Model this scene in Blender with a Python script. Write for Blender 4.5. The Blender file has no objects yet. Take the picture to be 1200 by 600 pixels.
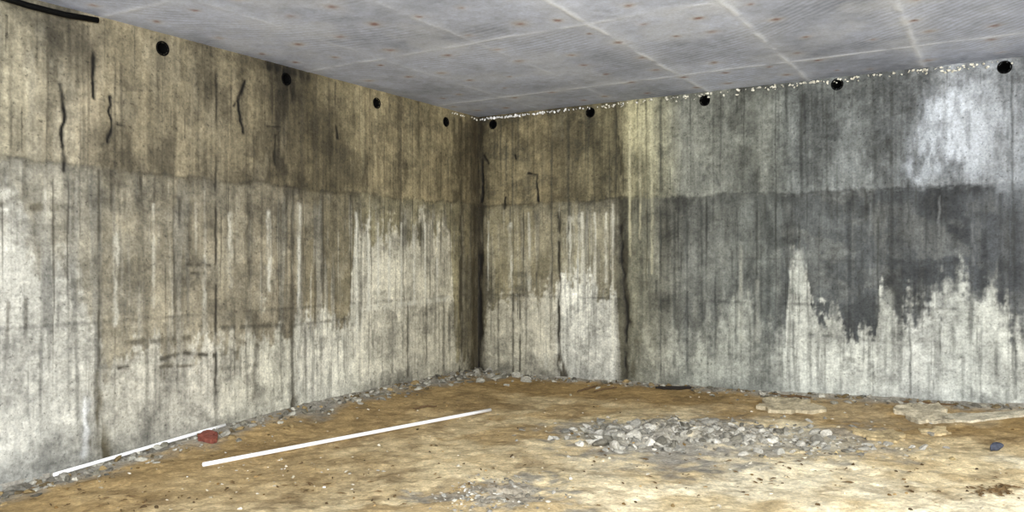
import bpy, bmesh, math
import numpy as np
from mathutils import Vector, Matrix, noise as mnoise

scene = bpy.context.scene
scene.view_settings.view_transform = 'Standard'
scene.view_settings.look = 'None'

# ------------------------------------------------------------------ camera constants, image pixels to wall coordinates
# Room frame: inner corner at the origin, wall_back along +X, wall_left along -Y.
EYE = 1.55; F = 930.0; CD = 10.45; CX = -0.45
CAM = np.array([5.868, -8.657]); RT = np.array([0.8510, 0.5251]); FW = np.array([-0.5251, 0.8510])
H_CEIL = 3.38
def left_pt(x, y):
    k = (x-600)/F; t = (CD*k-CX)/(k-.617); d = CD-t
    return 1.175*t, EYE+(300-y)/F*d
def right_pt(x, y):
    k = (x-600)/F; s = (CD*k-CX)/(1.6215+k); d = CD-s
    return 1.905*s, EYE+(300-y)/F*d
def lin(c):
    c = np.asarray(c, float)/255.
    return np.where(c <= .04045, c/12.92, ((c+.055)/1.055)**2.4)

# ------------------------------------------------------------------ noise
def _h(ix, iy, s):
    h = (ix*374761393 + iy*668265263 + s*144269504) & 0xffffffff
    h = ((h ^ (h >> 13))*1274126177) & 0xffffffff
    h = h ^ (h >> 16)
    return h/4294967296.0
def vn(x, y, s=0):
    x = np.asarray(x, float); y = np.asarray(y, float)
    x, y = np.broadcast_arrays(x, y)
    ix = np.floor(x).astype(np.int64); iy = np.floor(y).astype(np.int64)
    fx = x-ix; fy = y-iy
    fx = fx*fx*(3-2*fx); fy = fy*fy*(3-2*fy)
    a = _h(ix, iy, s); b = _h(ix+1, iy, s); c = _h(ix, iy+1, s); d = _h(ix+1, iy+1, s)
    return (a*(1-fx)+b*fx)*(1-fy)+(c*(1-fx)+d*fx)*fy
def fbm(x, y, s=0, o=4):
    t = 0; a = 1; n = 0
    for i in range(o):
        t = t+a*vn(x*2**i+i*17.3, y*2**i+i*9.1, s+i*7); n += a; a *= .55
    return t/n
def ss(a, b, x):
    t = np.clip((x-a)/(b-a), 0, 1); return t*t*(3-2*t)
def segdist(u, z, p, q):
    px, pz = p; qx, qz = q
    dx, dz = qx-px, qz-pz; L = dx*dx+dz*dz+1e-9
    t = np.clip(((u-px)*dx+(z-pz)*dz)/L, 0, 1)
    return np.hypot(u-px-t*dx, z-pz-t*dz)
def drips(u, z, freq, seed, ztop, zvar, lmin, lmax, prob, wmin, wmax):
    """random vertical runs: one candidate per cell of width 1/freq, tapering downward"""
    out = np.zeros_like(u); c0 = np.floor(u*freq).astype(np.int64)
    for dc in (-1, 0, 1):
        c = c0+dc; r = lambda k: _h(c, c*0+k, seed)
        cen = (c+.15+.7*r(1))/freq; top = ztop+zvar*(r(2)-.5)*2; ln = lmin+(lmax-lmin)*r(3)**1.6
        w = wmin+(wmax-wmin)*r(4)**2; on = r(5) < prob
        t = (top-z)/ln
        w2 = w*(1-.45*np.clip(t, 0, 1)); x = np.abs(u-cen-.012*(vn(z*5, c*1.0, seed+3)-.5))
        m = ss(1.15, .3, x/w2)*ss(-.02, .08, t)*ss(1.0, .45, t)*(.35+.65*r(6))
        out = np.maximum(out, np.where(on, m, 0))
    return out

# ------------------------------------------------------------------ materials
def new_mat(name):
    m = bpy.data.materials.new(name); m.use_nodes = True
    nt = m.node_tree; nt.nodes.clear()
    out = nt.nodes.new('ShaderNodeOutputMaterial'); b = nt.nodes.new('ShaderNodeBsdfPrincipled')
    nt.links.new(b.outputs[0], out.inputs[0])
    return m, nt, b
def surf_mat(name, rough=.85, s1=60, a1=.25, s2=14, a2=.12, bump=.35, bdist=.01, rough_wet=None, plain=None, spec=.3, pits=0):
    m, nt, b = new_mat(name)
    N = nt.nodes.new; L = nt.links.new
    tc = N('ShaderNodeTexCoord')
    if plain is None:
        at = N('ShaderNodeAttribute'); at.attribute_name = 'tone'; colout = at.outputs['Color']
    else:
        rg = N('ShaderNodeRGB'); rg.outputs[0].default_value = (*lin(plain), 1); colout = rg.outputs[0]
    def nz(s, det=5):
        n = N('ShaderNodeTexNoise'); n.inputs['Scale'].default_value = s; n.inputs['Detail'].default_value = det
        n.inputs['Roughness'].default_value = .7
        L(tc.outputs['Object'], n.inputs['Vector']); return n
    n1 = nz(s1); n2 = nz(s2)
    def mr(n, a, lo=.3, hi=.7, f=None, t=None):
        r = N('ShaderNodeMapRange'); r.inputs[1].default_value = lo; r.inputs[2].default_value = hi
        r.inputs[3].default_value = 1-a if f is None else f; r.inputs[4].default_value = 1+a if t is None else t; L(n.outputs[0], r.inputs[0]); return r
    r1 = mr(n1, a1); r2 = mr(n2, a2)
    mm = N('ShaderNodeMath'); mm.operation = 'MULTIPLY'; L(r1.outputs[0], mm.inputs[0]); L(r2.outputs[0], mm.inputs[1])
    if pits:
        n3 = nz(s1*.6, 3); r3 = mr(n3, 0, .30, .40, 1-pits, 1)
        m2 = N('ShaderNodeMath'); m2.operation = 'MULTIPLY'; L(mm.outputs[0], m2.inputs[0]); L(r3.outputs[0], m2.inputs[1]); mm = m2
    vm = N('ShaderNodeVectorMath'); vm.operation = 'SCALE'; L(colout, vm.inputs[0]); L(mm.outputs[0], vm.inputs['Scale'])
    L(vm.outputs[0], b.inputs['Base Color'])
    b.inputs['Roughness'].default_value = rough; b.inputs['Specular IOR Level'].default_value = spec
    if rough_wet is not None and plain is None:
        r = N('ShaderNodeMapRange'); r.inputs[3].default_value = rough; r.inputs[4].default_value = rough_wet
        L(at.outputs['Alpha'], r.inputs[0]); L(r.outputs[0], b.inputs['Roughness'])
    bp = N('ShaderNodeBump'); bp.inputs['Strength'].default_value = bump; bp.inputs['Distance'].default_value = bdist
    L(n1.outputs[0], bp.inputs['Height']); L(bp.outputs[0], b.inputs['Normal'])
    return m

MAT_WALL = surf_mat('stained_concrete', .88, 50, .28, 15, .17, .4, .008, rough_wet=.65, pits=.5)
MAT_CEIL = surf_mat('ceiling_concrete', .72, 40, .14, 9, .07, .25, .005)
MAT_SAND = surf_mat('sand', .95, 45, .32, 9, .14, .6, .018, spec=.1)
MAT_ROCK = surf_mat('rubble', .92, 50, .35, 12, .15, .6, .01, spec=.15)
MAT_PLAINC = surf_mat('plain_concrete', .9, 40, .12, 3, .15, .3, .01, plain=(150, 148, 142))
MAT_WHITE = surf_mat('white_pvc', .4, 60, .02, 5, .03, .03, .001, plain=(253, 253, 253), spec=.5)
MAT_BLACK = surf_mat('black_plastic', .7, 60, .1, 5, .1, .1, .001, plain=(8, 8, 8), spec=.08)
MAT_BRICK = surf_mat('red_brick', .9, 70, .3, 20, .3, .5, .004, plain=(122, 70, 58))
MAT_WOOD = surf_mat('weathered_wood', .9, 60, .2, 20, .2, .4, .004, plain=(96, 76, 52))

# ------------------------------------------------------------------ grid mesh builder
def grid_obj(name, P, C, mat, keep=None, box=None, flip=False):
    nu, nv = P.shape[:2]
    V = P.reshape(-1, 3); col = C.reshape(-1, 4)
    I = np.arange(nu*nv).reshape(nu, nv)
    q = np.stack([I[:-1, :-1], I[1:, :-1], I[1:, 1:], I[:-1, 1:]], -1)
    if flip: q = q[..., ::-1]
    q = q.reshape(-1, 4)
    if keep is not None: q = q[keep.reshape(-1)]
    nq = len(q)
    if box is not None:
        off = np.asarray(box, float)
        cr = [I[0, 0], I[-1, 0], I[-1, -1], I[0, -1]]
        n0 = len(V); V = np.vstack([V]+[V[c]+off for c in cr]); col = np.vstack([col]+[col[c] for c in cr])
        ex = [[n0, n0+1, n0+2, n0+3]]+[[cr[i], cr[(i+1) % 4], n0+(i+1) % 4, n0+i] for i in range(4)]
        q = np.vstack([q, ex])
    me = bpy.data.meshes.new(name)
    me.vertices.add(len(V)); me.vertices.foreach_set('co', V.astype(np.float32).ravel())
    me.loops.add(q.size); me.loops.foreach_set('vertex_index', q.astype(np.int32).ravel())
    me.polygons.add(len(q)); me.polygons.foreach_set('loop_start', np.arange(0, q.size, 4, dtype=np.int32))
    sm = np.zeros(len(q), bool); sm[:nq] = True
    me.update(calc_edges=True)
    me.polygons.foreach_set('use_smooth', sm)
    ca = me.color_attributes.new('tone', 'FLOAT_COLOR', 'POINT'); ca.data.foreach_set('color', col.astype(np.float32).ravel())
    me.materials.append(mat); me.validate()
    ob = bpy.data.objects.new(name, me); scene.collection.objects.link(ob); return ob

# ------------------------------------------------------------------ wall staining
def wall_field(u, z, spec, seed):
    cols = spec['cols']
    fn = spec['fn']
    cu = np.array([fn(c[0], 300)[0] for c in cols]); o = np.argsort(cu)
    uw = u+.07*(fbm(u*3, z*2.5, seed+40, 3)-.5)
    def chan(i):
        a = lin(np.array([c[i] for c in cols]))[o]
        return np.stack([np.interp(uw, cu[o], a[:, k]) for k in range(3)], -1)
    U, M, Lw = chan(1), chan(2), chan(3)
    bp = np.array([fn(x, y) for x, y in spec['bound']]); bo = np.argsort(bp[:, 0])
    zb = np.interp(u, bp[bo, 0], bp[bo, 1])
    ru = np.array([fn(x, 300)[0] for x, _ in spec['runs']]); rv = np.array([v for _, v in spec['runs']]); ro = np.argsort(ru)
    RUN = np.interp(u, ru[ro], rv[ro])
    so = np.array([v for _, v in spec['soft']]); su = np.array([fn(x, 300)[0] for x, _ in spec['soft']]); so_ = np.argsort(su)
    SOFT = np.interp(u, su[so_], so[so_])
    n = fbm(u*8, z*3, seed+3, 4)
    wig = (fbm(u*10, z*10, seed+4, 3)-.5)
    st = fbm(u*11+wig*.12, z*.8, seed+5, 3)
    st2 = fbm(u*34+wig*.3, z*1.7, seed+6, 3)
    st3 = fbm(u*13+wig*.6, z*3.4, seed+16, 5)
    bl = fbm(u*2.2, z*2.2, seed+7, 5)
    fine = fbm(u*22, z*22, seed+8, 3)
    grit = vn(u*80, z*80, seed+18)
    board = vn(u*55, z*.4, seed+9)
    mot = fbm(u*6.5, z*5, seed+19, 5)
    jag = (fbm(u*4.5, u*0, seed+1, 2)-.5)*.22+(vn(u*11, z*0+3, seed+2)-.5)*.12
    e = (zb+jag-z)/.30+2.2*(st3-.5)+.8*(st2-.5)+1.1*(fine-.5)+.9*(bl-.5)
    low = ss(-.12-SOFT, .30+SOFT, e)[..., None]
    runs = ss(.50, .64, st*.5+st2*.5)*RUN*ss(2.25, 2.0, z)
    mid = M*(1-.5*runs[..., None])+Lw*(.5*runs[..., None])
    mid = mid*(1+1.1*(mot-.5))[..., None]
    drk = ss(.50, .70, st2*.6+st*.4)*.45
    lowc = Lw*(1-(drk*ss(.0, .8, z+.5*bl))[..., None])
    cl = ss(.5, .7, fbm(u*5, z*4, seed+22, 5))*.25; lowc = lowc*(1-cl)[..., None]
    cl = ss(.5, .66, fbm(u*4, z*5, seed+23, 5))*.26; mid = mid*(1-cl[..., None])+(.55*mid+.45*Lw)*cl[..., None]
    body = mid*(1-low)+lowc*low
    dk_mid = drips(u, z, 9, seed+50, 2.2, .25, .3, 1.9, .75, .006, .024)
    dk_low = drips(u, z, 7, seed+51, 1.2, .5, .2, 1.2, .65, .006, .026)
    lt_mid = drips(u, z, 8, seed+52, 2.05, .5, .2, 1.3, .5, .006, .022)*RUN
    dkc = lin(spec['dripc'])
    body = body*(1-.5*lt_mid[..., None])+(Lw*1.05)*.5*lt_mid[..., None]
    k = np.maximum(dk_mid*.78, dk_low*.68)[..., None]
    body = body*(1-k)+dkc*k
    body = body*(1-.35*ss(.5, .68, st)*(1-low[..., 0]))[..., None]
    zj = 2.22+(fbm(u*3, u*0, seed+11, 3)-.5)*.07
    bleed = np.exp(-np.maximum(zj-z, 0)/(.12+.35*st))*.34
    body = body*(1-bleed)[..., None]
    up = ss(zj-.035, zj+.025, z+.07*(fine-.5))[..., None]
    patch = ss(.44, .62, fbm(u*2.6+5, z*2.0, seed+21, 5))
    upc = U*(1+.8*(st-.5)+.8*(st2-.5)+.7*(mot-.5))[..., None]
    upc = upc*(1.18-.46*patch)[..., None]
    pale = ss(.54, .7, fbm(u*9, z*2.2, seed+25, 5))[..., None]*.35
    upc = upc*(1-pale)+(.4*U+.6*M*1.1)*pale
    k = np.maximum(drips(u, z, 6, seed+53, 3.36, .05, .3, 1.4, .7, .006, .026)*.75, drips(u, z, 8, seed+54, 2.9, .4, .15, .8, .5, .004, .016)*.75)[..., None]
    upc = upc*(1-k)+dkc*k
    c = body*(1-up)+upc*up
    # full-height dark runs that cross the joints
    k = (np.maximum(drips(u, z, 3.3, seed+70, 3.3, .25, 1.2, 4.5, .8, .010, .036), drips(u, z, 11, seed+71, 2.8, .5, .6, 2.6, .4, .004, .012))*.66*(.5+.8*fine))[..., None]
    c = c*(1-k)+dkc*k
    # black mould blooms, mostly high on the wall and at the joint
    mb_ = ss(.60, .74, fbm(u*3.5+9, z*4.5, seed+27, 5)+.05*ss(1.6, 2.6, z))*.5*ss(.3, .6, fine)
    c = c*(1-mb_)[..., None]+dkc*.6*mb_[..., None]
    c = c*np.clip(1+1.1*(bl-.5)+.7*(fine-.5)+.28*(grit-.5)+.16*(board-.5)+.5*(n-.5), .3, 1.9)[..., None]
    for zz, s_ in ((2.22, .38), (1.045, .34)):
        zl = zz if zz < 2 else zj
        g = np.exp(-((z-zl+(fine-.5)*.03)/.014)**2)*ss(.3, .6, fbm(u*3, z*0+zz, seed+12, 3))
        c = c*(1-s_*g)[..., None]
        g = np.exp(-((z-zl-.03)/.02)**2)*ss(.4, .6, fbm(u*4, z*0+zz, seed+13, 3))
        c = c*(1+.18*g)[..., None]
    relief = .006*(fine-.5)+.005*up[..., 0]
    wet = (1-low[..., 0])*.7*(1-up[..., 0])+.3*up[..., 0]
    wob = (fbm(u*12, z*9, seed+14, 3)-.5); brk = fbm(u*20, z*5, seed+15, 3)
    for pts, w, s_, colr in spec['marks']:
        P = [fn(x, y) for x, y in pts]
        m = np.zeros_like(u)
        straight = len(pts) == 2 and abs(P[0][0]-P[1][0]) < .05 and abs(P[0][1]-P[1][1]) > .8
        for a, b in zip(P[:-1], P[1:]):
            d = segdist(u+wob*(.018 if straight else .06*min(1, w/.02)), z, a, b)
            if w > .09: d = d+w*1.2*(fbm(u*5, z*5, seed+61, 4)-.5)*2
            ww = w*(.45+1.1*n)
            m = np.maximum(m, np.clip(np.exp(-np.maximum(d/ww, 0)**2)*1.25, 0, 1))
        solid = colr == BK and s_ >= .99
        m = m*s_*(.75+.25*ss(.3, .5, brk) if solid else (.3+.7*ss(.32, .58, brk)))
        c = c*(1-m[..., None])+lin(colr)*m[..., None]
        relief = relief-.006*m*(1 if sum(colr) < 250 else 0)
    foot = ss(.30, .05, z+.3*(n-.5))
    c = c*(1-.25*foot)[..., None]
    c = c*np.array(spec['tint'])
    return np.clip(c, .004, .95), wet, relief

BK = (17, 15, 12); DK = (62, 58, 47); LT = (206, 203, 185); DG = (44, 46, 44)
V = lambda x, y0, y1, w, s, c: ([(x, y0), (x, y1)], w, s, c)
left_spec = dict(fn=left_pt, tint=(1.02, 1.04, 1.10), runs=[(0, .8), (560, .9)], soft=[(0, .5), (110, .4), (130, .15), (410, .1), (430, .1), (560, .1)], dripc=(62, 57, 46),
 cols=[(-700, (124,117,99), (148,144,127), (164,161,147)),
  (0,  (124,118,99), (145,141,125), (172,170,158)),
  (60, (122,115,96), (148,143,126), (176,174,161)),
  (110,(115,107,88), (146,140,121), (180,177,162)),
  (122,(110,102,82),  (134,127,107), (180,176,159)),
  (245,(107,99,79),  (136,128,107), (186,181,163)),
  (260,(105,97,77),  (140,132,110), (178,173,154)),
  (335,(93,85,65),   (138,129,107), (184,180,160)),
  (362,(91,83,62),   (116,108,86),  (190,186,168)),
  (412,(99,91,69),   (116,108,85),  (194,190,170)),
  (422,(120,110,84), (148,140,110), (192,187,166)),
  (530,(112,102,76),  (140,132,102), (186,179,155)),
  (545,(104,94,69),   (116,107,81), (152,145,122)),
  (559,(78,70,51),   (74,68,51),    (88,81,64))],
 bound=[(-400,260),(0,262),(60,300),(110,350),(120,400),(250,402),(262,390),(340,390),(348,372),(408,378),
        (416,268),(470,262),(528,275),(534,400),(556,436)],
 marks=[
  V(116,200,535,.011,.85,DK), V(253,80,500,.012,.9,(38,34,27)), V(343,225,485,.022,.8,DK), V(358,215,440,.010,.6,DK),
  V(414,110,420,.010,.5,DK), V(540,140,436,.04,.8,(50,44,31)), V(98,30,200,.010,.5,DK), V(556,140,440,.05,.8,(58,50,34)),
  V(12,30,190,.01,.4,DK), V(232,60,200,.009,.4,DK), V(190,60,200,.007,.4,DK),
  V(300,370,470,.03,.6,DK), V(205,330,380,.02,.6,DK), V(168,220,300,.015,.5,DK), V(392,240,370,.03,.55,DK), V(378,230,340,.02,.5,DK),
  V(478,355,440,.022,.75,DK), V(500,352,438,.02,.7,DK), V(520,350,438,.03,.65,DK), V(292,230,330,.02,.5,DK), V(320,330,372,.02,.6,DK),
  V(140,215,330,.012,.5,DK), V(220,260,380,.018,.45,DK), V(275,240,440,.012,.5,DK), V(330,240,470,.012,.5,DK), V(460,360,436,.014,.5,DK),
  V(100,470,532,.03,.85,(214,214,207)), V(350,240,470,.022,.7,LT), V(418,250,400,.018,.8,LT), V(315,250,340,.02,.7,LT),
  V(270,250,335,.02,.5,LT), V(432,258,362,.016,.8,LT), V(443,262,360,.014,.8,LT), V(456,262,358,.02,.8,LT),
  V(470,262,355,.014,.7,LT), V(485,265,355,.02,.8,LT), V(498,262,350,.014,.7,LT), V(512,265,350,.018,.7,LT),
  V(136,265,380,.02,.5,LT), V(240,300,390,.015,.4,LT), V(180,240,360,.012,.4,LT),
  ([(72,100),(73,125),(73,150),(77,200)], .018, 1, BK), ([(108,62),(110,115)], .014, 1, BK), ([(128,113),(130,140),(128,166)], .018, 1, BK),
  ([(138,146),(152,149)], .009, .9, BK), ([(138,144),(138,158)], .010, .9, BK),
  ([(287,96),(279,118),(284,155)], .018, 1, BK), ([(273,124),(280,112)], .011, .9, BK), ([(312,148),(328,149)], .009, .7, BK),
  ([(323,158),(322,192)], .014, .8, BK), ([(393,148),(396,162)], .018, .95, BK),
  ([(305,76),(335,82),(358,90)], .05, .85, BK), ([(335,92),(342,112)], .07, .8, BK), ([(330,110),(334,215)], .12, .45, BK),
  ([(38,243),(66,243)], .028, .8, (76,70,54)), ([(190,421),(214,413),(252,417)], .018, .9, (58,54,44)), ([(188,430),(232,428)], .014, .7, (72,66,52)),
  ([(220,310),(246,311)], .015, .9, (52,48,38)), ([(224,320),(240,320)], .013, .9, (52,48,38)), ([(138,432),(152,429)], .011, .9, (60,54,44)),
  ([(150,402),(222,396)], .022, .7, (72,66,52)), ([(262,384),(330,381)], .022, .7, DK), ([(345,381),(410,373)], .014, .5, DK),
  ([(262,432),(300,428)], .02, .5, DK), ([(60,470),(95,440)], .012, .3, DK),
  ([(0,240),(60,215)], .02, .3, DK), ([(112,520),(124,535)], .07, .9, (74,66,44)), ([(116,440),(118,520)], .03, .6, (90,82,60)),
  ([(345,470),(343,486)], .05, .7, (66,58,42)), ([(426,362),(526,350)], .03, .45, LT)])
right_spec = dict(fn=right_pt, tint=(1.02, 1.03, 1.06), runs=[(561, .7), (720, .8), (740, .4), (900, .3), (950, .15), (1200, .15), (2200, .3)],
 soft=[(561, .1), (725, .1), (745, .8), (920, .7), (930, .05), (1050, .1), (1100, .3), (1200, .35)], dripc=(46, 47, 43),
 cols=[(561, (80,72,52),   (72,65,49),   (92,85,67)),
  (575, (110,101,76),  (134,126,99), (174,168,146)),
  (648, (106,97,73),  (138,130,104), (184,179,160)),
  (660, (104,96,73),  (146,140,116), (210,208,193)),
  (718, (98,92,70),   (146,140,118), (206,204,189)),
  (728, (114,108,84), (90,87,71),   (108,105,89)),
  (745, (148,143,114),(122,120,101), (148,146,127)),
  (775, (126,124,104), (112,111,98), (150,149,134)),
  (800, (106,107,98), (102,103,96), (150,151,138)),
  (900, (100,102,95), (92,95,90),   (150,152,142)),
  (930, (97,100,97), (86,89,87),   (176,177,166)),
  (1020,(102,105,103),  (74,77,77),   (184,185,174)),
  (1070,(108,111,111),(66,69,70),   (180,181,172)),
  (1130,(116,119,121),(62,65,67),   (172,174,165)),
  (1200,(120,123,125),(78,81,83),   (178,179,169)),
  (2200,(112,114,110),(110,112,104),(150,150,136))],
 bound=[(561,436),(572,345),(650,340),(656,328),(722,326),(728,440),(745,420),(775,400),(800,400),(840,390),(862,350),(878,350),(890,390),(920,400),
        (926,300),(944,304),(950,352),(968,364),(1026,374),(1031,328),(1046,335),(1060,350),(1078,346),(1100,360),(1120,345),(1140,354),(1180,350),(1188,390),(1215,390)],
 marks=[
  V(1112,140,165,.22,.95,(204,210,217)), V(1090,150,185,.20,.6,(170,176,181)), V(1165,110,190,.22,.55,(162,167,171)),V(1135,115,150,.2,.5,(176,181,186)),  # bluish pool of lamp light painted into the wall colour
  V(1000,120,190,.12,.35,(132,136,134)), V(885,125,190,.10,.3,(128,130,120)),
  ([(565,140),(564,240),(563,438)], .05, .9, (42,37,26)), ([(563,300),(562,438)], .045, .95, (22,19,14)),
  ([(566,188),(565,236)], .022, 1, BK), ([(568,182),(573,192)], .016, .9, BK), ([(620,203),(629,205),(631,236)], .016, 1, BK),
  ([(592,232),(592,244)], .02, 1, BK), ([(604,182),(604,186)], .018, 1, BK),
  V(655,250,440,.022,.95,(40,36,26)), ([(656,425),(660,444)], .07, .9, (56,48,32)), V(601,345,435,.016,.8,DK), V(609,345,435,.016,.85,DK), V(584,350,430,.014,.6,DK),
  V(620,250,340,.02,.6,LT), V(598,262,335,.02,.7,LT), V(668,255,330,.016,.7,LT), V(682,250,330,.02,.8,LT), V(697,250,330,.016,.7,LT), V(710,250,330,.02,.7,LT),
  V(640,345,430,.03,.4,LT), V(572,260,340,.01,.6,LT),
  ([(722,120),(726,230),(732,300),(735,380),(734,440)], .05, .9, (58,54,41)), ([(727,225),(730,260),(728,300),(735,370),(732,430)], .022, .9, BK), V(718,240,420,.012,.6,(204,201,182)),
  ([(745,400),(742,440)],.05,.7,(80,76,60)), ([(724,160),(728,200)],.03,.6,(60,56,40)),
  V(738,120,300,.016,.7,(190,184,152)), V(750,118,280,.014,.6,(186,180,150)), V(764,118,320,.016,.6,(182,178,149)), V(757,120,340,.012,.6,(74,70,54)), V(774,118,440,.014,.6,DG),
  V(805,240,440,.014,.65,DG), V(790,250,430,.02,.5,DG), V(822,230,400,.016,.5,DG), V(838,300,420,.012,.5,DG), V(862,330,420,.012,.5,DG), V(900,250,410,.03,.5,DG),
  V(868,285,400,.022,.55,(168,168,154)), V(888,330,400,.02,.4,(162,162,149)), V(815,350,430,.02,.4,(162,162,147)),
  ([(927,200),(930,445)], .010, .55, DG), ([(1064,210),(1067,462)], .010, .6, DG), ([(1185,90),(1190,466)], .012, .65, DG), V(922,100,220,.01,.4,DG),
  ([(970,222),(974,234)], .016, .9, BK), ([(840,208),(846,225)], .013, .5, BK),
  V(1010,330,370,.09,.7,(60,63,63)), V(978,330,366,.05,.7,(60,63,63)), V(936,298,340,.05,.7,(174,176,166)), V(1040,345,420,.05,.4,(178,180,169)),
  V(1110,330,352,.07,.5,(58,61,62)), V(1150,320,345,.06,.5,(58,61,62)), ([(1070,300),(1190,320)], .12, .35, (52,55,57)),
  ([(830,215),(910,225)], .12, .35, (88,90,85)), ([(1130,230),(1200,235)], .12, .35, (96,100,103)),
  V(1085,225,330,.02,.5,(38,40,41)), V(1120,220,340,.025,.5,(38,40,41)), V(1150,225,345,.02,.5,(38,40,41)), V(1172,230,350,.018,.5,(38,40,41)), V(1045,230,330,.02,.4,(38,40,41)), V(995,235,370,.018,.4,(38,40,41)),
  V(1100,230,300,.012,.4,(130,133,132)), V(1140,240,310,.012,.4,(130,133,132)), V(1020,240,320,.012,.35,(130,133,132)),
  ([(950,392),(1010,398),(1060,405)], .015, .4, DG), ([(840,302),(1000,306),(1180,310)], .012, .3, DG), ([(955,405),(1060,402)], .02, .35, (182,183,172)),
  ([(880,300),(920,280),(1060,278)], .06, .3, DG), ([(1080,200),(1200,205)], .05, .3, (140,146,150))])

def axis(L_, fine, step):
    return np.concatenate([np.arange(0, fine, step), np.arange(fine, L_+.05, .1)])
LEN_L, LEN_R, Z0 = 11.5, 9.6, -.30
zs = np.linspace(Z0, H_CEIL, 370)
HOLES_L = [(190,57),(335,93),(441,121),(522,143)]
HOLES_R = [(578,146),(692,132),(826,118),(981,99),(1177,79)]
def make_wall(name, side, length, spec, holes, seed):
    us = axis(length, 6.8, .0095)
    Ug, Zg = np.meshgrid(us, zs, indexing='ij')
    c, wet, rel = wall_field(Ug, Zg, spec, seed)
    C = np.concatenate([c, wet[..., None]], -1)
    rel = rel+.01*(fbm(Ug*.8, Zg*.8, seed+30, 3)-.5)
    rel[0, :] = 0
    hp = [spec['fn'](*h) for h in holes]
    um = (Ug[:-1, :-1]+Ug[1:, 1:])/2; zm = (Zg[:-1, :-1]+Zg[1:, 1:])/2
    keep = np.ones(um.shape, bool)
    for hu, hz in hp: keep &= np.hypot(um-hu, zm-hz) > .05
    if side == 'L':
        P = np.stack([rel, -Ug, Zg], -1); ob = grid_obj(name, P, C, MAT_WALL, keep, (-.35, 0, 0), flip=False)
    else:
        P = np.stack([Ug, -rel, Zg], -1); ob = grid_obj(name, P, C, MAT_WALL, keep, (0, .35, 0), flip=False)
    return ob, hp
wl, hpL = make_wall('wall_left', 'L', LEN_L, left_spec, HOLES_L, 10)
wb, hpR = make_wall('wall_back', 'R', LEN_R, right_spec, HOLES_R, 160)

# pipe sleeves in the wall openings
def sleeve(pos, nrm):
    bm = bmesh.new(); n = 32
    prof = [(.048, -.28), (.048, .0), (.050, .012), (.056, .014), (.061, .008), (.063, -.02)]
    rings = []
    for r, h in prof:
        rings.append([bm.verts.new((r*math.cos(2*math.pi*i/n), r*math.sin(2*math.pi*i/n), h)) for i in range(n)])
    for a, b in zip(rings[:-1], rings[1:]):
        for i in range(n): bm.faces.new((a[i], b[i], b[(i+1) % n], a[(i+1) % n]))
    bm.faces.new(rings[0])
    bmesh.ops.recalc_face_normals(bm, faces=bm.faces)
    me = bpy.data.meshes.new('pipe_sleeve'); bm.to_mesh(me); bm.free()
    for p in me.polygons: p.use_smooth = True
    me.materials.append(MAT_BLACK)
    ob = bpy.data.objects.new('pipe_sleeve', me); scene.collection.objects.link(ob)
    ob.matrix_world = Matrix.Translation(pos) @ Vector(nrm).to_track_quat('Z', 'Y').to_matrix().to_4x4()
for u, z in hpL: sleeve((0, -u, z), (1, 0, 0))
for u, z in hpR: sleeve((u, 0, z), (0, -1, 0))

# ------------------------------------------------------------------ hidden side of room
def box(name, lo, hi, mat):
    bm = bmesh.new(); bmesh.ops.create_cube(bm, size=1)
    for v in bm.verts:
        v.co = Vector([lo[i]+(v.co[i]+.5)*(hi[i]-lo[i]) for i in range(3)])
    me = bpy.data.meshes.new(name); bm.to_mesh(me); bm.free(); me.materials.append(mat)
    ob = bpy.data.objects.new(name, me); scene.collection.objects.link(ob); return ob
box('wall_right', (LEN_R, -LEN_L, Z0), (LEN_R+.3, 0, H_CEIL), MAT_PLAINC)
box('wall_front', (0, -LEN_L-.3, Z0), (LEN_R, -LEN_L, H_CEIL), MAT_PLAINC)

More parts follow.
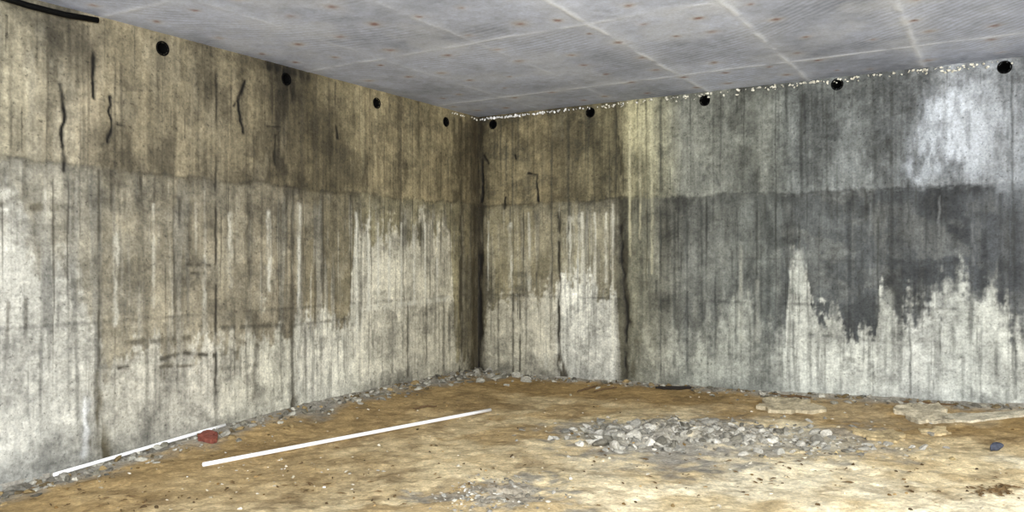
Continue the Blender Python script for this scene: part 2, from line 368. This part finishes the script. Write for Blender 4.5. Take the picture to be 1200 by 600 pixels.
# ------------------------------------------------------------------ ceiling
def ceiling():
    xs = np.concatenate([np.arange(0, 7.6, .018), np.arange(7.6, LEN_R+.31, .15)]); ys = np.concatenate([np.arange(0, 7.5, .018), np.arange(7.5, LEN_L+.31, .2)])
    X, Y = np.meshgrid(xs, ys, indexing='ij')     # Y = distance from back wall
    base = lin((172, 180, 202))*np.ones(X.shape+(3,))
    b = fbm(X*1.2, Y*1.2, 201, 5); f = fbm(X*14, Y*14, 202, 4)
    base = base*(1+.9*(b-.5)+.45*(f-.5))[..., None]
    def cpt(x, y):
        d = F*(H_CEIL-EYE)/(300-y); k = (x-600)/F
        p = CAM+d*(k*RT+FW); return p[0], -p[1]
    sx = sorted([cpt(640, 0)[0], cpt(845, 0)[0], cpt(1050, 0)[0]]); stepx = (sx[2]-sx[0])/2
    sxs = [(s, .9) for s in sx]+[(sx[0]-stepx*i, .4) for i in range(1, 5)]+[(sx[2]+stepx*i, .9) for i in range(1, 4)]
    sy1 = cpt(1200, 38)[1]; sy2 = cpt(440, 70)[1]
    sys_ = [(sy1, .9), (sy2, .65), (sy2+(sy2-sy1), .65), (sy2+2*(sy2-sy1), .65), (sy1-(sy2-sy1), .3)]
    pid = np.floor((X-sx[0])/stepx).astype(np.int64); pjd = np.floor((Y-sy1)/(sy2-sy1)).astype(np.int64)
    base = base*(1+.2*(_h(pid, pjd, 5)-.5))[..., None]
    # plywood grain arcs
    ph = np.hypot((X-2.0)*1.1+.35*fbm(X*1.5, Y*1.5, 206, 3), (Y-7.5)*.9)
    ang = np.sin(ph*105)*ss(.46, .62, fbm(X*1.9, Y*1.9, 207, 2))
    base = base*(1+.14*ang)[..., None]
    # pale laitance blooms
    blm = ss(.55, .72, fbm(X*1.7+3, Y*1.7, 209, 5))[..., None]*.4
    base = base*(1-blm)+lin((202, 208, 222))*blm
    w = (fbm(X*3, Y*3, 203, 3)-.5)*.05
    seam = np.zeros_like(X)
    br = ss(.25, .6, fbm(X*5, Y*5, 216, 3))
    for s, k in sxs:
        seam = np.maximum(seam, k*np.exp(-((X-s+w)/.036)**2)*(.35+.6*br))
        seam = np.maximum(seam, k*.6*np.exp(-((X-s+2*w)/.15)**2)*fbm(X*4, Y*4, 214, 3))
    for s, k in sys_:
        seam = np.maximum(seam, k*np.exp(-((Y-s+w)/.036)**2)*(.35+.6*br))
        seam = np.maximum(seam, k*.55*np.exp(-((Y-s+2*w)/.14)**2)*fbm(X*4, Y*4, 215, 3))
    m = np.clip(seam*.9, 0, .9)[..., None]
    base = base*(1-m)+lin((230, 236, 250))*m
    rs = np.random.RandomState(4)
    gx = np.arange(.25, 7.4, .46); gy = np.arange(.3, 6.8, .5)
    for i in gx:
        for j in gy:
            if rs.rand() < .25: continue
            a, c_ = i+rs.uniform(-.1, .1), j+rs.uniform(-.1, .1)
            r = rs.uniform(.022, .040)
            ii = slice(max(0, int((a-.2)/.018)), int((a+.2)/.018)+1); jj = slice(max(0, int((c_-.2)/.018)), int((c_+.2)/.018)+1)
            D = np.hypot(X[ii, jj]-a, (Y[ii, jj]-c_))+.04*(f[ii, jj]-.5)
            halo = (np.exp(-(D/(r*2.1))**2)*rs.uniform(.2, .55))[..., None]
            base[ii, jj] = base[ii, jj]*(1-halo)+lin((216, 214, 214))*halo
            core = (np.exp(-(D/r)**2)*rs.uniform(.45, .95))[..., None]
            base[ii, jj] = base[ii, jj]*(1-core)+lin((124, 80, 68))*core
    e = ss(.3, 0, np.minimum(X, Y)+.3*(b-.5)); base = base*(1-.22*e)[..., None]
    rel = .008*seam+.003*(f-.5)
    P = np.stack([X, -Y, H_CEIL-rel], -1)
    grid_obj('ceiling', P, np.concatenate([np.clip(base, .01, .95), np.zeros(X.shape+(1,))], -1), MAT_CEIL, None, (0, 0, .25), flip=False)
ceiling()

# ------------------------------------------------------------------ floor (uneven sand fill)
zl_u = [left_pt(x, 300)[0] for x in (556, 530, 480, 400, 300, 120, 0)]; zl_z = [.06, .075, .09, .10, .07, -.03, -.08]
zr_u = [right_pt(x, 300)[0] for x in (562, 600, 740, 900, 1060, 1200)]; zr_z = [.04, .02, .075, .11, .16, .19]
def Hb(X, Yd):
    X = np.asarray(X, float); Yd = np.asarray(Yd, float)
    a = np.interp(Yd, zl_u, zl_z)*np.exp(-X/.8); b = np.interp(X, zr_u, zr_z)*np.exp(-Yd/1.0)
    h = np.where(X < Yd, a+b*ss(0, .6, X), b+a*ss(0, .6, Yd))
    return h+.07*(fbm(X*1.1, Yd*1.1, 301, 3)-.5)*ss(0, .8, np.minimum(X, Yd))+.03*(fbm(X*4, Yd*4, 302, 3)-.5)+.018*(fbm(X*14, Yd*14, 303, 3)-.5)
MOUNDS = []
def H(X, Yd):
    h = Hb(X, Yd); X = np.asarray(X, float); Yd = np.asarray(Yd, float)
    for mx, my, r, a in MOUNDS:
        g = np.exp(-((X-mx)**2+(Yd-my)**2)/r**2)
        h = h+g*(a+.06*(fbm(X*9, Yd*9, 305, 3)-.5)+.045*(fbm(X*26, Yd*26, 306, 2)-.5))
    return h
def floor_pt(x, y, z=None):
    k = (x-600)/F; h = 0.
    for _ in range(8):
        d = F*(EYE-h)/(y-300); p = CAM+d*(k*RT+FW); h = float(H(max(p[0], 0), max(-p[1], 0)))
    return p[0], p[1], h
_m = []
for (x, y, r, a) in ((735, 512, .32, .05), (790, 505, .42, .055), (870, 512, .38, .035), (590, 578, .25, .012)):
    p = floor_pt(x, y); _m.append((p[0], -p[1], r, a))
MOUNDS += _m
def sand():
    xs = np.linspace(0, LEN_R, 640); ys = np.linspace(0, LEN_L, 760)
    X, Y = np.meshgrid(xs, ys, indexing='ij')
    h = H(X, Y)
    lt = lin((214, 196, 156)); br = lin((160, 134, 90)); gr = lin((158, 155, 146)); pale = lin((236, 225, 194)); dkb = lin((120, 98, 66))
    n = fbm(X*1.6, Y*1.6, 311, 4); f = fbm(X*9, Y*9, 312, 4); g = fbm(X*30, Y*30, 313, 2)
    mb = ss(1.9, .9, Y+1.1*(n-.5)+.35*(f-.5))
    mb = np.maximum(mb, ss(2.6, .9, X+1.6*(n-.5)+.5*(f-.5))*.9)
    mb = np.maximum(mb, .75*ss(.47, .62, fbm(X*1.3, Y*1.3, 314, 5))*ss(4.8, 2.6, X))
    mb = np.maximum(mb, .40*ss(.50, .64, fbm(X*3, Y*3, 315, 5)))
    c = lt*(1-mb[..., None])+br*mb[..., None]
    mp = (ss(.38, .60, fbm(X*1.8, Y*1.8, 316, 5))*ss(2.2, 4.6, X)*(1-.8*mb))[..., None]*.9
    c = c*(1-mp)+pale*mp
    md = (ss(.55, .68, fbm(X*4.5, Y*4.5, 318, 5))*.45)[..., None]
    c = c*(1-md)+dkb*md
    mg = np.maximum(ss(.50, .12, X+.5*(n-.5)+.35*(f-.5)), ss(.32, .06, Y+.3*(n-.5)+.2*(f-.5)))*.9
    mg = np.maximum(mg, ss(1.1, .3, np.hypot(X, Y)+.9*(f-.5))*.8)
    for (x, y, rx, s_) in ((780, 507, 1.0, .85), (865, 512, .8, .8), (590, 578, .42, .7), (700, 505, .5, .6), (980, 520, .8, .6)):
        p = floor_pt(x, y); D = np.hypot(X-p[0], Y+p[1])
        mg = np.maximum(mg, ss(rx, rx*.3, D+1.3*(f-.5)+.7*(n-.5))*s_)
    c = c*(1-mg[..., None])+gr*mg[..., None]
    c = c*np.clip(1+.7*(f-.5)+.5*(g-.5)+.4*(n-.5), .35, 1.8)[..., None]
    P = np.stack([X, -Y, h], -1)
    grid_obj('floor', P, np.concatenate([np.clip(c, .01, .95), np.zeros(X.shape+(1,))], -1), MAT_SAND, None, (0, 0, -.3), flip=True)
sand()

# ------------------------------------------------------------------ rocks
def rock_batch(name, items, mat=MAT_ROCK):
    bm0 = bmesh.new(); bmesh.ops.create_icosphere(bm0, subdivisions=2, radius=1)
    base = np.array([v.co[:] for v in bm0.verts]); fc = np.array([[v.index for v in f.verts] for f in bm0.faces]); bm0.free()
    VV, FF, CC = [], [], []; o = 0
    for (x, y, z, s, rz, col, sd) in items:
        r = np.random.RandomState(sd)
        v = base.copy()
        for _ in range(9):      # chop facets so chunks look broken, not round
            nrm = r.normal(size=3); nrm /= np.linalg.norm(nrm); dd = r.uniform(.3, .75)
            t = v@nrm; v = v-np.outer(np.maximum(t-dd, 0), nrm)
        v = v+r.normal(scale=.04, size=v.shape)
        v = v*np.array(s)*1.25; a, b = math.cos(rz), math.sin(rz)
        tx = r.uniform(-.4, .4); v[:, 2] += v[:, 0]*tx
        v = np.stack([v[:, 0]*a-v[:, 1]*b, v[:, 0]*b+v[:, 1]*a, v[:, 2]], -1)+np.array([x, y, z])
        VV.append(v); FF.append(fc+o); o += len(v); CC.append(np.tile(np.append(lin(col)*r.uniform(.55, 1.15), 1), (len(v), 1)))
    me = bpy.data.meshes.new(name); me.from_pydata(np.vstack(VV).tolist(), [], np.vstack(FF).tolist())
    ca = me.color_attributes.new('tone', 'FLOAT_COLOR', 'POINT'); ca.data.foreach_set('color', np.vstack(CC).astype(np.float32).ravel())
    me.materials.append(mat); me.update()
    ob = bpy.data.objects.new(name, me); scene.collection.objects.link(ob); return ob
R = np.random.RandomState(11)
GREYS = [(156,152,140), (176,173,160), (132,128,114), (112,108,98), (186,182,168)]
LGREYS = [(166,163,152), (184,180,168), (148,144,132), (124,120,108), (200,196,184)]
def item(x, y, smin, smax, cols, flat=.6):
    s = smin+(smax-smin)*R.rand()**2.6; x = max(x, s*1.3+.015); y = min(y, -s*1.3-.015)
    return (x, y, float(H(x, -y))+s*flat*.1, (s, s*R.uniform(.5, 1), s*flat*R.uniform(.6, 1.2)), R.uniform(0, 6.28), cols[R.randint(len(cols))], R.randint(1e6))
def patch(px, py, rx, ry, n, smin, smax, cols):
    out = []
    for _ in range(n):
        x, y, _z = floor_pt(px+R.normal()*rx, py+R.normal()*ry)
        out.append(item(x, y, smin, smax, cols))
    return out
its = (patch(775, 507, 54, 9, 420, .005, .055, LGREYS)+patch(728, 513, 18, 6, 130, .006, .095, LGREYS)+patch(805, 500, 28, 5, 110, .006, .08, LGREYS)
       +patch(885, 511, 48, 8, 240, .005, .06, LGREYS)+patch(985, 524, 46, 6, 110, .005, .05, LGREYS)+patch(688, 506, 9, 3, 40, .006, .05, LGREYS)+patch(820, 515, 120, 15, 180, .004, .028, LGREYS))
rock_batch('concrete_rubble', its)
rock_batch('concrete_rubble', patch(590, 575, 36, 12, 240, .004, .022, LGREYS)+patch(545, 585, 18, 7, 80, .004, .022, LGREYS))
its = []
for _ in range(850):
    u = R.uniform(.1, 6.4); its.append(item(abs(R.normal())*.2+.02, -u, .005, .050, GREYS+[(120,106,80), (150,130,92)]))
for _ in range(620):
    u = R.uniform(.1, 6.6); its.append(item(u, -abs(R.normal())*.14-.02, .005, .050, GREYS+[(120,106,80), (150,130,92)]))
for _ in range(160):
    its.append(item(abs(R.normal())*.5+.03, -abs(R.normal())*.4-.03, .008, .08, GREYS))
rock_batch('rubble_strip', its)
its = []
for _ in range(800):
    x, y, _z = floor_pt(R.uniform(60, 1200), R.uniform(462, 598))
    if x < .3 or y > -.3: continue
    its.append(item(x, y, .004, .020, [(120,96,60), (166,140,96), (204,192,164), (92,76,54), (218,210,190)]))
its += patch(320, 545, 60, 15, 25, .006, .016, [(230,226,214)])+patch(980, 525, 60, 8, 50, .01, .03, [(190,170,124), (150,142,124)])
rock_batch('loose_pebbles', its)
x, y, z = floor_pt(1169, 529); rock_batch('dark_stone', [(x, y, z+.03, (.045, .038, .042), .4, (74,78,90), 5)])
its = []
for (px, py, s) in ((8,574,.09),(30,572,.06),(590,440,.07),(606,441,.05),(574,441,.05),(520,447,.06),(545,443,.05),(500,449,.05),(1092,508,.05),(685,505,.05),(640,444,.04)):
    x, y, z = floor_pt(px, py); x = max(x, s*1.3+.015); y = min(y, -s*1.3-.015); its.append((x, y, z+s*.15, (s, s*.8, s*.5), R.uniform(0, 6), GREYS[R.randint(4)], R.randint(1e6)))
rock_batch('concrete_chunks', its)

# ------------------------------------------------------------------ tapered tube along points
def tube(name, pts, r, mat, n=20, cap_in=0.0):
    bm = bmesh.new(); pts = [Vector(p) for p in pts]; rings = []
    rr = r if hasattr(r, '__len__') else [r]*len(pts)
    for i, p in enumerate(pts):
        t = (pts[min(i+1, len(pts)-1)]-pts[max(i-1, 0)]).normalized()
        a = t.orthogonal().normalized() if abs(t.z) > .9 else t.cross(Vector((0, 0, 1))).normalized(); b = t.cross(a)
        rings.append([bm.verts.new(p+rr[i]*(math.cos(2*math.pi*k/n)*a+math.sin(2*math.pi*k/n)*b)) for k in range(n)])
    for A, B in zip(rings[:-1], rings[1:]):
        for k in range(n): bm.faces.new((A[k], A[(k+1) % n], B[(k+1) % n], B[k]))
    for ring, s in ((rings[0], 0), (rings[-1], -1)):
        if cap_in:
            c = pts[s]; t = (pts[1]-pts[0]).normalized()*(1 if s == 0 else -1)
            inner = [bm.verts.new(c+(v.co-c)*.86) for v in ring]; deep = [bm.verts.new(c+(v.co-c)*.86+t*cap_in) for v in ring]
            for k in range(n):
                bm.faces.new((ring[k], ring[(k+1) % n], inner[(k+1) % n], inner[k])); bm.faces.new((inner[k], inner[(k+1) % n], deep[(k+1) % n], deep[k]))
            bm.faces.new(deep)
        else: bm.faces.new(ring)
    bmesh.ops.recalc_face_normals(bm, faces=bm.faces)
    me = bpy.data.meshes.new(name); bm.to_mesh(me); bm.free()
    for p in me.polygons: p.use_smooth = len(p.vertices) == 4
    me.materials.append(mat); ob = bpy.data.objects.new(name, me); scene.collection.objects.link(ob); return ob
def rest_pipe(p, q, r):
    # straight pipe: fit height at both ends so nothing beneath pokes through
    a = floor_pt(*p); b = floor_pt(*q); za, zb = a[2], b[2]
    a = (max(a[0], .05), a[1]); b = (max(b[0], .05), b[1])
    hs = [(i/30, float(H(a[0]+(b[0]-a[0])*i/30, -(a[1]+(b[1]-a[1])*i/30)))) for i in range(31)]
    best = None
    for i in range(31):
        for j in range(i+6, 31):
            (t0, h0), (t1, h1) = hs[i], hs[j]; k = (h1-h0)/(t1-t0); e0 = h0-k*t0; e1 = e0+k
            if all(e0+k*t >= h-.003 for t, h in hs):
                sc = abs(e0-za)+abs(e1-zb)
                if best is None or sc < best[0]: best = (sc, e0, e1)
    if best: za, zb = best[1], best[2]
    P = [(a[0]+(b[0]-a[0])*i/8, a[1]+(b[1]-a[1])*i/8, za+(zb-za)*i/8+r) for i in range(9)]
    return tube('white_pipe', P, r, MAT_WHITE, 20, .1)
rest_pipe((63,560), (262,499), .014)
rest_pipe((238,547), (575,482), .016)

# black cable along the ceiling, upper left
tube('black_cable', [(.06, -5.2-i*.25, H_CEIL-.05-.02*math.sin(i*1.1)-.004*i) for i in range(14)], .022, MAT_BLACK, 12)

# ------------------------------------------------------------------ brick
def brick():
    bm = bmesh.new(); bmesh.ops.create_cube(bm, size=1)
    for v in bm.verts: v.co = Vector((v.co.x*.16, v.co.y*.11, v.co.z*.075))
    bmesh.ops.bevel(bm, geom=bm.edges[:], offset=.006, segments=2, affect='EDGES')
    bmesh.ops.subdivide_edges(bm, edges=[e for e in bm.edges if e.calc_length() > .05], cuts=5, use_grid_fill=True)
    for v in bm.verts:
        n = mnoise.noise(v.co*22); v.co += v.co.normalized()*n*.014
        if v.co.x > .03 and v.co.y > .0: v.co.x -= .05*(v.co.y/.055); v.co.z -= .015
    me = bpy.data.meshes.new('broken_brick'); bm.to_mesh(me); bm.free(); me.materials.append(MAT_BRICK)
    ob = bpy.data.objects.new('broken_brick', me); scene.collection.objects.link(ob)
    x, y, z = floor_pt(246, 517); ob.location = (x, y, z+.03); ob.rotation_euler = (.2, .15, .2)
brick()

# ------------------------------------------------------------------ flat slabs / boards at right
def slab(name, px, py, w, d, t, rot, col, seed, crumple=.03):
    x, y, z = floor_pt(px, py); nx, ny = 34, 20
    r = np.random.RandomState(seed); bm = bmesh.new(); lay = {}
    ph = r.uniform(0, 6.28, 6)
    for layer in (1, 0):
        for i in range(nx):
            for j in range(ny):
                a = i/(nx-1)*2-1; b = j/(ny-1)*2-1
                m = max(abs(a), abs(b)); th = math.atan2(b, a)
                rad = 1+.12*math.sin(3*th+ph[0])+.10*math.sin(5*th+ph[1])+.07*math.sin(11*th+ph[2])
                lx = a*w/2*rad*(1-.12*b*b); ly = b*d/2*rad*(1-.18*a*a)
                gx = x+lx*math.cos(rot)-ly*math.sin(rot); gy = y+lx*math.sin(rot)+ly*math.cos(rot)
                gy = min(gy, -.03)
                gh = float(H(max(gx, 0), -gy))
                cr = crumple*(mnoise.noise(Vector((gx*6, gy*6, seed)))+.35*mnoise.noise(Vector((gx*25, gy*25, seed))))
                zz = gh-.004+(layer*(t+max(cr, -t*.5)))
                lay[(layer, i, j)] = bm.verts.new((gx, gy, zz))
    for i in range(nx-1):
        for j in range(ny-1):
            bm.faces.new([lay[(1, i, j)], lay[(1, i+1, j)], lay[(1, i+1, j+1)], lay[(1, i, j+1)]])
            bm.faces.new([lay[(0, i, j+1)], lay[(0, i+1, j+1)], lay[(0, i+1, j)], lay[(0, i, j)]])
    rim = [(i, 0) for i in range(nx-1)]+[(nx-1, j) for j in range(ny-1)]+[(i, ny-1) for i in range(nx-1, 0, -1)]+[(0, j) for j in range(ny-1, 0, -1)]
    for k in range(len(rim)):
        p, q = rim[k], rim[(k+1) % len(rim)]
        bm.faces.new([lay[(0,)+p], lay[(0,)+q], lay[(1,)+q], lay[(1,)+p]])
    bmesh.ops.recalc_face_normals(bm, faces=bm.faces)
    me = bpy.data.meshes.new(name); bm.to_mesh(me); bm.free()
    ca = me.color_attributes.new('tone', 'FLOAT_COLOR', 'POINT')
    cc = []
    for v in me.vertices:
        k = 1+.6*mnoise.noise(Vector((v.co.x*8, v.co.y*8, 3+seed)))+.3*mnoise.noise(Vector((v.co.x*30, v.co.y*30, 3+seed))); c = lin(col)*k; cc += [c[0], c[1], c[2], 1]
    ca.data.foreach_set('color', np.array(cc, np.float32))
    me.materials.append(MAT_ROCK)
    ob = bpy.data.objects.new(name, me); scene.collection.objects.link(ob)
YAW = math.radians(31.67)
slab('broken_concrete_slab', 923, 477, .52, .56, .035, YAW-.1, (184,172,144), 3, .02)
slab('broken_concrete_slab', 1082, 483, .40, .52, .035, YAW-.2, (182,172,148), 8, .022)
slab('broken_plaster_board', 1145, 490, .80, .20, .025, YAW-.12, (188,180,158), 12, .01)
slab('broken_concrete_slab', 1034, 511, .34, .30, .025, YAW, (180,162,124), 21, .018)
slab('broken_concrete_slab', 1096, 506, .22, .18, .02, YAW, (188,170,132), 25, .015)

# ------------------------------------------------------------------ sticks / debris
def stick(name, p, q, r, seed, mat=MAT_WOOD):
    a = floor_pt(*p); b = floor_pt(*q); rs = np.random.RandomState(seed); pts = []
    for i in range(9):
        t = i/8; x = a[0]+(b[0]-a[0])*t+rs.normal()*.004; y = a[1]+(b[1]-a[1])*t+rs.normal()*.004
        x = max(x, .03); y = min(y, -.03)
        pts.append((x, y, float(H(x, -y))+r*.7+abs(rs.normal())*.003))
    tube(name, pts, [r*(1-.45*abs(i/4-1)**2) for i in range(9)], mat, 8)
MAT_DARKW = surf_mat('dark_wood', .9, 60, .2, 20, .2, .4, .004, plain=(38, 34, 30))
stick('dark_wood_stick', (768,456), (810,456), .022, 1, MAT_DARKW)
stick('twig', (484,480), (512,477), .010, 2)
stick('twig', (676,460), (700,453), .012, 3); stick('twig', (696,460), (722,455), .010, 4)
stick('twig', (905,463), (950,467), .012, 5); stick('twig', (1050,471), (1120,475), .010, 6)
def litter(name, px, py, rx, ry, n, seed):
    rs = np.random.RandomState(seed); bm = bmesh.new()
    for _ in range(n):
        x, y, z = floor_pt(px+rs.normal()*rx, py+rs.normal()*ry)
        l = rs.uniform(.015, .045); w = l*rs.uniform(.1, .35); th = rs.uniform(0, 6.28); c, s = math.cos(th), math.sin(th)
        V_ = []
        for (a, b, h) in ((-1, 0, 0), (-.3, 1, .1), (.5, .8, .25), (1, 0, .1), (.5, -.8, 0), (-.3, -1, .2)):
            V_.append(bm.verts.new((x+a*l*c-b*w*s, y+a*l*s+b*w*c, z+.006+h*l*.6)))
        mid = bm.verts.new((x, y, z+.012+l*.1))
        for k in range(6): bm.faces.new((V_[k], V_[(k+1) % 6], mid))
    me = bpy.data.meshes.new(name); bm.to_mesh(me); bm.free()
    me.materials.append(surf_mat(name+'_mat', .9, 60, .3, 20, .3, .2, .002, plain=(98, 78, 50)))
    ob = bpy.data.objects.new(name, me); scene.collection.objects.link(ob)
litter('dry_leaf_litter', 1168, 575, 16, 3, 60, 1)
litter('dry_leaf_litter', 400, 570, 90, 18, 36, 2)
litter('dry_leaf_litter', 120, 580, 50, 10, 30, 3)
litter('dry_leaf_litter', 900, 555, 120, 14, 40, 4)

# small white crumbs along the wall / ceiling joint
its = []
for _ in range(110):
    u = abs(R.normal())*.8+.03; s = R.uniform(.006, .015); its.append((u, -s-.012, H_CEIL-.03-R.uniform(0, .02), (s, s*.8, s), R.uniform(0, 6), (252,252,252), R.randint(1e6)))
for _ in range(170):
    u = R.uniform(1.8, 6.3); s = R.uniform(.005, .014); its.append((u, -s-.012, H_CEIL-.025-R.rand()**3*.05, (s*1.5, s*.8, s), R.uniform(0, 6), (232,229,215), R.randint(1e6)))
for _ in range(20):
    u = R.uniform(.05, .6); s = R.uniform(.005, .012); its.append((s+.012, -u, H_CEIL-.03-R.uniform(0, .02), (s, s, s), R.uniform(0, 6), (240,238,225), R.randint(1e6)))
rock_batch('white_crumbs', its)

# ------------------------------------------------------------------ lights
def area(name, loc, target, sx, sy, power, col):
    l = bpy.data.lights.new(name, 'AREA'); l.shape = 'RECTANGLE'; l.size = sx; l.size_y = sy; l.energy = power; l.color = col
    o = bpy.data.objects.new(name, l); scene.collection.objects.link(o); o.location = loc
    o.rotation_euler = (Vector(target)-Vector(loc)).to_track_quat('-Z', 'Y').to_euler()
area('work_light_main', (6.6, -10.4, 1.9), (1.6, -.8, 2.1), 3.5, 1.6, 730, (.955, .98, 1))
area('work_light_side', (9.0, -5.5, 2.6), (3.8, -3.0, .4), 1.2, 1.2, 250, (1, .98, .94))
area('work_light_left', (3.0, -10.8, 2.0), (1.2, -.5, 2.0), 1.5, 1.2, 80, (.97, .98, 1))
w = bpy.data.worlds.new('world'); scene.world = w; w.use_nodes = True
w.node_tree.nodes['Background'].inputs[0].default_value = (.6, .6, .6, 1); w.node_tree.nodes['Background'].inputs[1].default_value = .3

# ------------------------------------------------------------------ camera
cam = bpy.data.cameras.new('camera'); co = bpy.data.objects.new('camera', cam); scene.collection.objects.link(co)
co.location = (CAM[0], CAM[1], EYE); co.rotation_euler = (math.radians(90), 0, YAW)
cam.lens = 36*F/1200; cam.sensor_width = 36; cam.clip_start = .05
scene.camera = co
